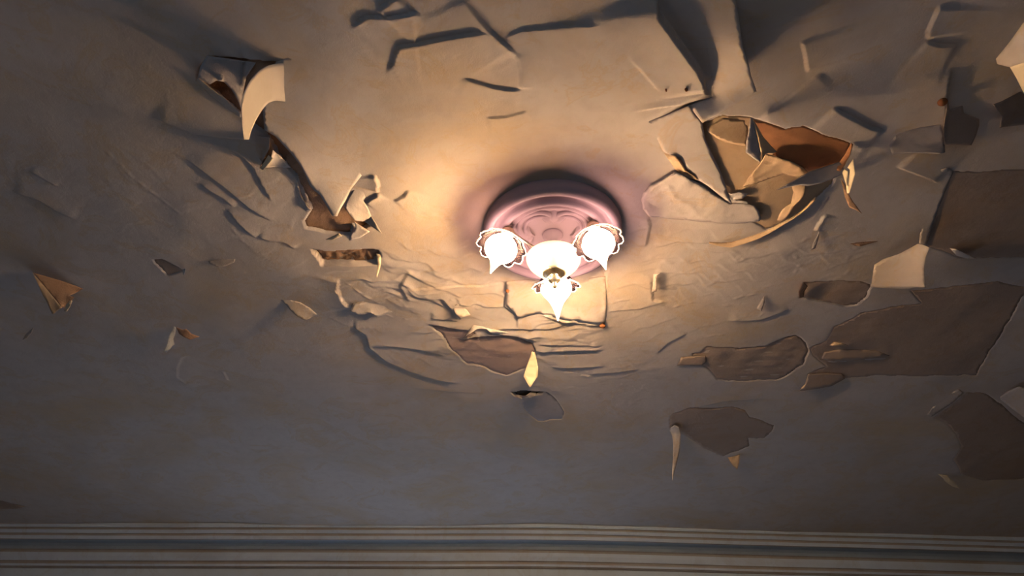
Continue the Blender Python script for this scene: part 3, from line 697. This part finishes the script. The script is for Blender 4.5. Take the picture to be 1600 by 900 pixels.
flap('paper_sheet', [(1490,268,.0015),(1476,300,.002),(1462,338,.002),(1454,362,.002),(1447,384,.003),(1436,380,.002),(1440,340,.0),(1450,300,.0),(1466,266,.0),(1480,262,.004)],
     'pale paper edge running down beside the dark brown panel', 'peeling paper', step=4)
flap('paper_flap', [(1434,381,.040),(1443,383,.060),(1453,387,.082),(1446,402,.096),(1444,418,.112),(1445,435,.128),(1447,450,.142),(1432,449,.128),(1418,452,.116),(1400,451,.100),(1380,450,.082),(1361,449,.062),(1363,432,.050),(1366,414,.036),(1380,405,.034),(1405,397,.036)],
     'square fawn paper flap catching light below the brown panel', 'paint flap', mat=M_PAINT, back=M_PAINT, step=5)
flap('paper_flap', [(1484,388,.006),(1493,389,.018),(1504,394,.028),(1516,400,.036),(1526,405,.034),(1510,404,.016),(1494,399,.004)],
     'thin pale lip under the dark brown panel', 'paint flap', step=3)
flap('paper_flap', [(1249,466,.014),(1248,456,.018),(1252,449,.018),(1256,441,.016),(1262,447,.006),(1257,455,.004),(1256,464,.002)],
     'crumbled torn rim at the left end of the brown oval patch', 'paint flap', mat=M_KRAFT, back=M_KRAFT, step=2.5, torn=1)
flap('paper_flap', [(1284,560,.006),(1292,564,.010),(1310,565,.008),(1345,562,.005),(1390,556,.0),(1372,548,0),(1320,545,0),(1288,550,.002)],
     'greyish paper lip with a dark gap, left in the broad brown patch', 'paint flap', mat=M_OLD, back=M_OLD, step=4)
flap('paper_flap', [(1262,584,.004),(1290,583,.006),(1315,584,.004),(1320,592,.010),(1300,603,.014),(1275,608,.016),(1247,611,.018),(1258,600,.010)],
     'dim grey flap at the lower left tip of the broad brown patch', 'paint flap', mat=M_OLD, back=M_OLD, step=4)
flap('paper_flap', [(1303,534,.004),(1316,536,.012),(1325,540,.016),(1300,541,.012),(1296,539,.006)], 'tiny tan fold inside the broad brown patch', 'paint flap', mat=M_TAN, back=M_TAN, step=2.5)
flap('paper_flap', [(1064,558,.002),(1083,557,.003),(1103,556,.003),(1104,565,.004),(1098,571,.006),(1080,571,.007),(1058,571,.008),(1062,564,.005)],
     'torn brown tab at the left tip of the fish-shaped patch', 'paint flap', mat=M_OLD, back=M_OLD, step=3)
flap('paint_flake', [(1046,672,.002),(1048,668,.006),(1054,664,.010),(1060,667,.016),(1064,678,.030),(1063,690,.055),(1062,705,.085),(1058,722,.12),(1054,738,.155),(1051,752,.185),(1050,738,.155),(1052,715,.105),(1052,695,.062),(1050,680,.028)],
     'long curved pinkish sliver hanging like a tusk at lower right', 'paint flake', mat=M_PAINT, back=M_PAINT, step=2.5)
flap('paint_flake', [(1137,715,.006),(1147,713,.006),(1156,710,.006),(1155,722,.035),(1152,734,.06),(1146,729,.048),(1141,722,.028)],
     'short orange-tan tooth-shaped flake under the low brown patch', 'paint flake', mat=M_TAN, back=M_TAN, step=2.5)
flap('paper_flap', [(1456,651,.003),(1470,642,.003),(1488,630,.003),(1506,614,.003),(1498,608,.002),(1480,616,0),(1460,632,0),(1448,648,.004)],
     'lifted grey edge over the dark gap near the lower right', 'paint flap', step=3)
flap('paper_flap', [(1560,622,.0),(1575,611,.014),(1592,604,.030),(1612,610,.036),(1625,640,.040),(1625,668,.040),(1603,655,.036),(1586,642,.020)],
     'pinkish lit flap at the right edge above the dim brown patch', 'paint flap', step=4)
flap('paint_flake', [(1466,741,.004),(1480,743,.010),(1490,752,.030),(1500,764,.05),(1488,760,.044),(1476,752,.03),(1474,748,.02)],
     'dim tan flake at the lower right beside the dim brown patch', 'paint flake', mat=M_CREAM, back=M_CREAM, step=2.5)
flap('paint_flake', [(1182,482,.014),(1188,472,.008),(1194,462,.004),(1195,472,.010),(1190,486,.018)], 'small dark blue-grey nick above the fish-shaped patch', 'paint flake', mat=M_GREY, back=M_GREY, step=2.5)
flap('paint_flake', [(1268,390,.018),(1270,380,.012),(1278,366,.004),(1282,352,.0),(1279,372,.008),(1274,388,.018)], 'narrow dark nick below the torn opening', 'paint flake', mat=M_GREY, back=M_GREY, step=2.5)
flap('paint_flake', [(1328,381,.012),(1345,378,.006),(1372,377,.002),(1355,382,.010),(1345,385,.018),(1336,384,.014)], 'thin rust-brown sliver left of the dark brown panel', 'paint flake', mat=M_KRAFT, back=M_KRAFT, step=2.5)
flap('paint_flake', [(1021,428,.012),(1033,426,.014),(1024,432,.02),(1027,446,.020),(1026,455,.024),(1018,458,.02),(1020,445,.014)], 'little torn nib of paper right of the square sheet', 'paint flake', step=2.5)

# ------------------------------------------------------------------ plaster ceiling rose
def lathe(prof, n=64, mod=None):
    v, f = [], []
    for i, (r, z) in enumerate(prof):
        for k in range(n):
            a = 2*math.pi*k/n; rr, zz = (r, z) if mod is None else mod(r, z, a, i/(len(prof)-1))
            v.append((rr*math.cos(a), rr*math.sin(a), zz))
    for i in range(len(prof)-1):
        for k in range(n): f.append((i*n+k, i*n+(k+1) % n, (i+1)*n+(k+1) % n, (i+1)*n+k))
    return v, f
def fixn(me):
    bm = bmesh.new(); bm.from_mesh(me); bmesh.ops.recalc_face_normals(bm, faces=bm.faces); bm.to_mesh(me); bm.free()
def tube_mesh(name, path, rad, n=10, closed=False, prof=None):
    path = [Vector(p) for p in path]; m = len(path); v, f = [], []
    prev = None
    for i, p in enumerate(path):
        t = (path[(i+1) % m]-path[i-1]) if closed else (path[min(i+1, m-1)]-path[max(i-1, 0)])
        t.normalize(); up = Vector((0, 0, 1)) if abs(t.z) < .95 else Vector((1, 0, 0))
        if prev is not None and not closed: s = prev - t*prev.dot(t); s.normalize()
        else: s = t.cross(up).normalized()
        prev = s; u = t.cross(s).normalized()
        r = rad[i] if isinstance(rad, (list, tuple)) else rad
        for k in range(n):
            a = 2*math.pi*k/n; v.append(p+s*(r*math.cos(a))+u*(r*math.sin(a)))
    for i in range(m if closed else m-1):
        for k in range(n): f.append((i*n+k, i*n+(k+1) % n, ((i+1) % m)*n+(k+1) % n, ((i+1) % m)*n+k))
    if not closed: f.append(tuple(range(n))); f.append(tuple((m-1)*n+k for k in range(n)))
    me = pym(name, v, f); fixn(me); return me
R = R_ROSE
rose = bpy.data.objects.new('ceiling_rose', None); C.objects.link(rose); rose.location = (CX, CY, ZC); rose.empty_display_size = .05
tag(rose, 'round pinkish grey plaster ceiling rose with a lobed moulding behind the lit lamp', 'ceiling rose')
pr = [(R*.985, .004), (R, -.004), (R*1.0, -.024), (R*.985, -.034), (R*.955, -.041), (R*.92, -.044), (R*.885, -.041), (R*.865, -.033), (R*.855, -.029), (R*.82, -.0285), (R*.80, -.031), (R*.785, -.037), (R*.76, -.0435), (R*.73, -.045), (R*.70, -.043),
      (R*.685, -.036), (R*.68, -.030), (R*.65, -.028), (R*.63, -.031), (R*.61, -.0345), (R*.59, -.033), (R*.575, -.027), (R*.5, -.025), (R*.3, -.024), (R*.1, -.024), (.001, -.024)]
pr = [(r_, z_*FACE/.045) for r_, z_ in pr]
v, f = lathe(pr, 128); me = pym('disc', v, f); fixn(me); link('disc', me, M_PLAST, rose)
def lobed(scale, cnt=200):
    out = []
    for k in range(cnt):
        a = 2*math.pi*k/cnt; b = a + math.pi/2            # a cusp faces the camera (-Y)
        s = abs(math.sin(2*b)) ** .55
        r = R*scale*(.60+.40*s)
        out.append((r*math.cos(a), r*math.sin(a)))
    return out
for sc_, rd in ((.56, .0105), (.46, .007)):
    path = [(x, y, -.024*FACE/.045-.002) for x, y in lobed(sc_)]
    link('lobed_moulding', tube_mesh('lobed_moulding', path, rd, 10, True), M_PLAST, rose)
def leaf(ang):
    # small acanthus fan at a cusp of the lobed moulding
    v, f = [], []; nu, nv = 22, 12
    for i in range(nu+1):
        a = -1.15 + 2.3*i/nu
        for j in range(nv+1):
            t = j/nv; rad = R*.27*t*(1-.22*abs(math.sin(a*3.5)))*(1-.28*(a/1.15)**2)
            x = rad*math.sin(a)*1.15; y = -R*.27 - rad*math.cos(a)
            z = -.024*FACE/.045 + .001 - .017*math.sin(math.pi*min(1, t*.95+.03))*(.7+.3*abs(math.cos(a*3.5)))
            v.append((x, y, z))
    for i in range(nu):
        for j in range(nv): q = i*(nv+1)+j; f.append((q, q+1, q+nv+2, q+nv+1))
    me = pym('leaf_ornament', v, f); fixn(me)
    o = link('leaf_ornament', me, M_PLAST, rose); o.rotation_euler.z = ang; return o
for k in range(4): leaf(k*math.pi/2)

# ------------------------------------------------------------------ three-light chandelier
lampz = ZC-.150                                     # height of the shade rims
ch = bpy.data.objects.new('chandelier', None); C.objects.link(ch); ch.location = (CX, CY, ZC-.028); ch.empty_display_size = .05
tag(ch, 'lit three-light brass chandelier with scalloped glass shades under the ceiling rose', 'chandelier')
Z0 = ch.location.z
def local(z): return z-Z0
v, f = lathe([(.001, 0), (.034, 0), (.038, -.006), (.036, -.012), (.028, -.020), (.018, -.030), (.012, -.036), (.012, -.06)], 40)
me = pym('canopy', v, f); fixn(me); link('canopy', me, M_PLAST, ch)
v, f = lathe([(.008, -.03), (.008, -.085), (.014, -.09), (.014, -.10), (.009, -.105), (.009, -.20)], 24)
me = pym('stem', v, f); fixn(me); link('stem', me, M_BRASS, ch)
zb = local(ZC-.135)
v, f = lathe([(.012, zb-.003), (.05, zb-.008), (.090, zb-.006), (.099, zb-.010), (.098, zb-.018), (.090, zb-.034), (.076, zb-.050), (.058, zb-.063), (.038, zb-.073), (.02, zb-.078), (.001, zb-.079)], 56)
me = pym('bowl', v, f); fixn(me); link('bowl', me, M_BOWL, ch)['label'] = 'cream bowl with lamplight added as glow'
zf = zb-.074
v, f = lathe([(.030, zf+.006), (.040, zf), (.041, zf-.006), (.034, zf-.011), (.020, zf-.014), (.014, zf-.022), (.020, zf-.030), (.022, zf-.038), (.014, zf-.046), (.008, zf-.052), (.011, zf-.060), (.006, zf-.070), (.001, zf-.074)], 32)
me = pym('finial', v, f); fixn(me); link('finial', me, M_BRASS, ch)

SH = np.array([[784., 386.], [934., 378.], [869., 447.]])         # where the photo shows the rims
rim_pts = on_z(SH, lampz) - np.array([CX, CY, Z0])
cen = rim_pts.mean(0)
print('rim pts', rim_pts, 'radius', np.hypot(rim_pts[:, 0], rim_pts[:, 1]))
RS = .082
def shade_mod(r, z, a, t):
    k = t**2
    lob = abs(math.cos(a*5))                     # ten scallops
    rr = r*(1 + k*(.13*lob-.02) + .012*math.cos(a*40)*t)
    return rr, z - k*.010*lob + .004*k
def make_shade():
    P_ = [(.020, .075), (.024, .066), (.034, .055), (.044, .045), (.053, .034), (.060, .022), (.067, .011), (.075, .003), (RS, 0)]
    # resample smoothly
    prof = []
    for i in range(len(P_)-1):
        for q in range(3): prof.append(tuple(np.array(P_[i])+(np.array(P_[i+1])-np.array(P_[i]))*q/3))
    prof.append(P_[-1])
    v, f = lathe(prof, 120, shade_mod)
    n = 120; m = len(prof); v2 = [Vector(p) for p in v]
    inner = [Vector((p.x*.965, p.y*.965, p.z-.001)) for p in v2]
    N = len(v2); F2 = [tuple(i+N for i in reversed(q)) for q in f]
    rimf = [((m-1)*n+k, (m-1)*n+(k+1) % n, N+(m-1)*n+(k+1) % n, N+(m-1)*n+k) for k in range(n)]
    me = pym('shade', v2+inner, f+F2+rimf); fixn(me); return me
shade_me = make_shade(); shade_me.materials.append(M_SHADE)
for p in shade_me.polygons: p.use_smooth = True
rimpath = []
for k in range(160):
    a = 2*math.pi*k/160; rr, zz = shade_mod(RS, 0, a, 1); rimpath.append((rr*math.cos(a), rr*math.sin(a), zz))
rim_me = tube_mesh('rim_bead', rimpath, .0022, 8, True); rim_me.materials.append(M_RIM)
v, f = lathe([(.001, .050), (.020, .048), (.030, .040), (.042, .024), (.053, .008), (.0575, -.008), (.056, -.022), (.048, -.036), (.036, -.050), (.025, -.066), (.017, -.084), (.010, -.104), (.005, -.122), (.001, -.136)], 40)
globe_me = pym('lamp_glass', v, f); fixn(globe_me); globe_me.materials.append(M_GLOW)
v, f = lathe([(.001, .098), (.016, .096), (.020, .088), (.024, .084), (.025, .070), (.022, .064), (.012, .058), (.001, .056)], 28)
cup_me = pym('lamp_cup', v, f); fixn(cup_me); cup_me.materials.append(M_BRASS)
for me_ in (rim_me, globe_me, cup_me):
    for p in me_.polygons: p.use_smooth = True
TILT = [math.radians(17), math.radians(9), math.radians(20)]
for k in range(3):
    q = Vector(rim_pts[k]); out = Vector((q.x, q.y, 0)).normalized()
    axis_down = (Vector((0, 0, -1))*math.cos(TILT[k]) + out*math.sin(TILT[k])).normalized()
    rot = Vector((0, 0, -1)).rotation_difference(axis_down).to_matrix().to_4x4()
    cup_top = q + rot @ Vector((0, 0, .094))
    a0 = Vector((0, 0, -.095))
    path = []
    p0, p1, p2, p3 = a0, Vector((out.x*.06, out.y*.06, -.115)), Vector((cup_top.x*.85, cup_top.y*.85, cup_top.z-.01)), cup_top + rot @ Vector((0, 0, -.004))
    for i in range(15):
        t = i/14; path.append(p0*(1-t)**3+p1*3*t*(1-t)**2+p2*3*t*t*(1-t)+p3*t**3)
    arm = link('arm', tube_mesh('arm', path, .0055, 10), M_BRASS, ch)
    M4 = Matrix.Translation(q) @ rot
    def put(name, me_, par):
        o = bpy.data.objects.new(name, me_); C.objects.link(o); o.parent = par
        o.matrix_local = M4 if par is ch else Matrix(); return o
    cup = put('lamp_cup', cup_me, ch)
    sh = put('shade', shade_me, ch); put('rim_bead', rim_me, sh)
    put('lamp_glass', globe_me, ch)
# pull chain hanging from the bowl
bm = bmesh.new()
for i in range(16):
    t = i/15
    c = Vector((-.012-.03*t, .0-.02*t, zf-.012-.055*t))
    m_ = Matrix.Translation(c); bmesh.ops.create_uvsphere(bm, u_segments=10, v_segments=6, radius=.0030 if i < 13 else .0052, matrix=m_)
me = bpy.data.meshes.new('pull_chain'); bm.to_mesh(me); bm.free(); link('pull_chain', me, M_BRASS, ch)
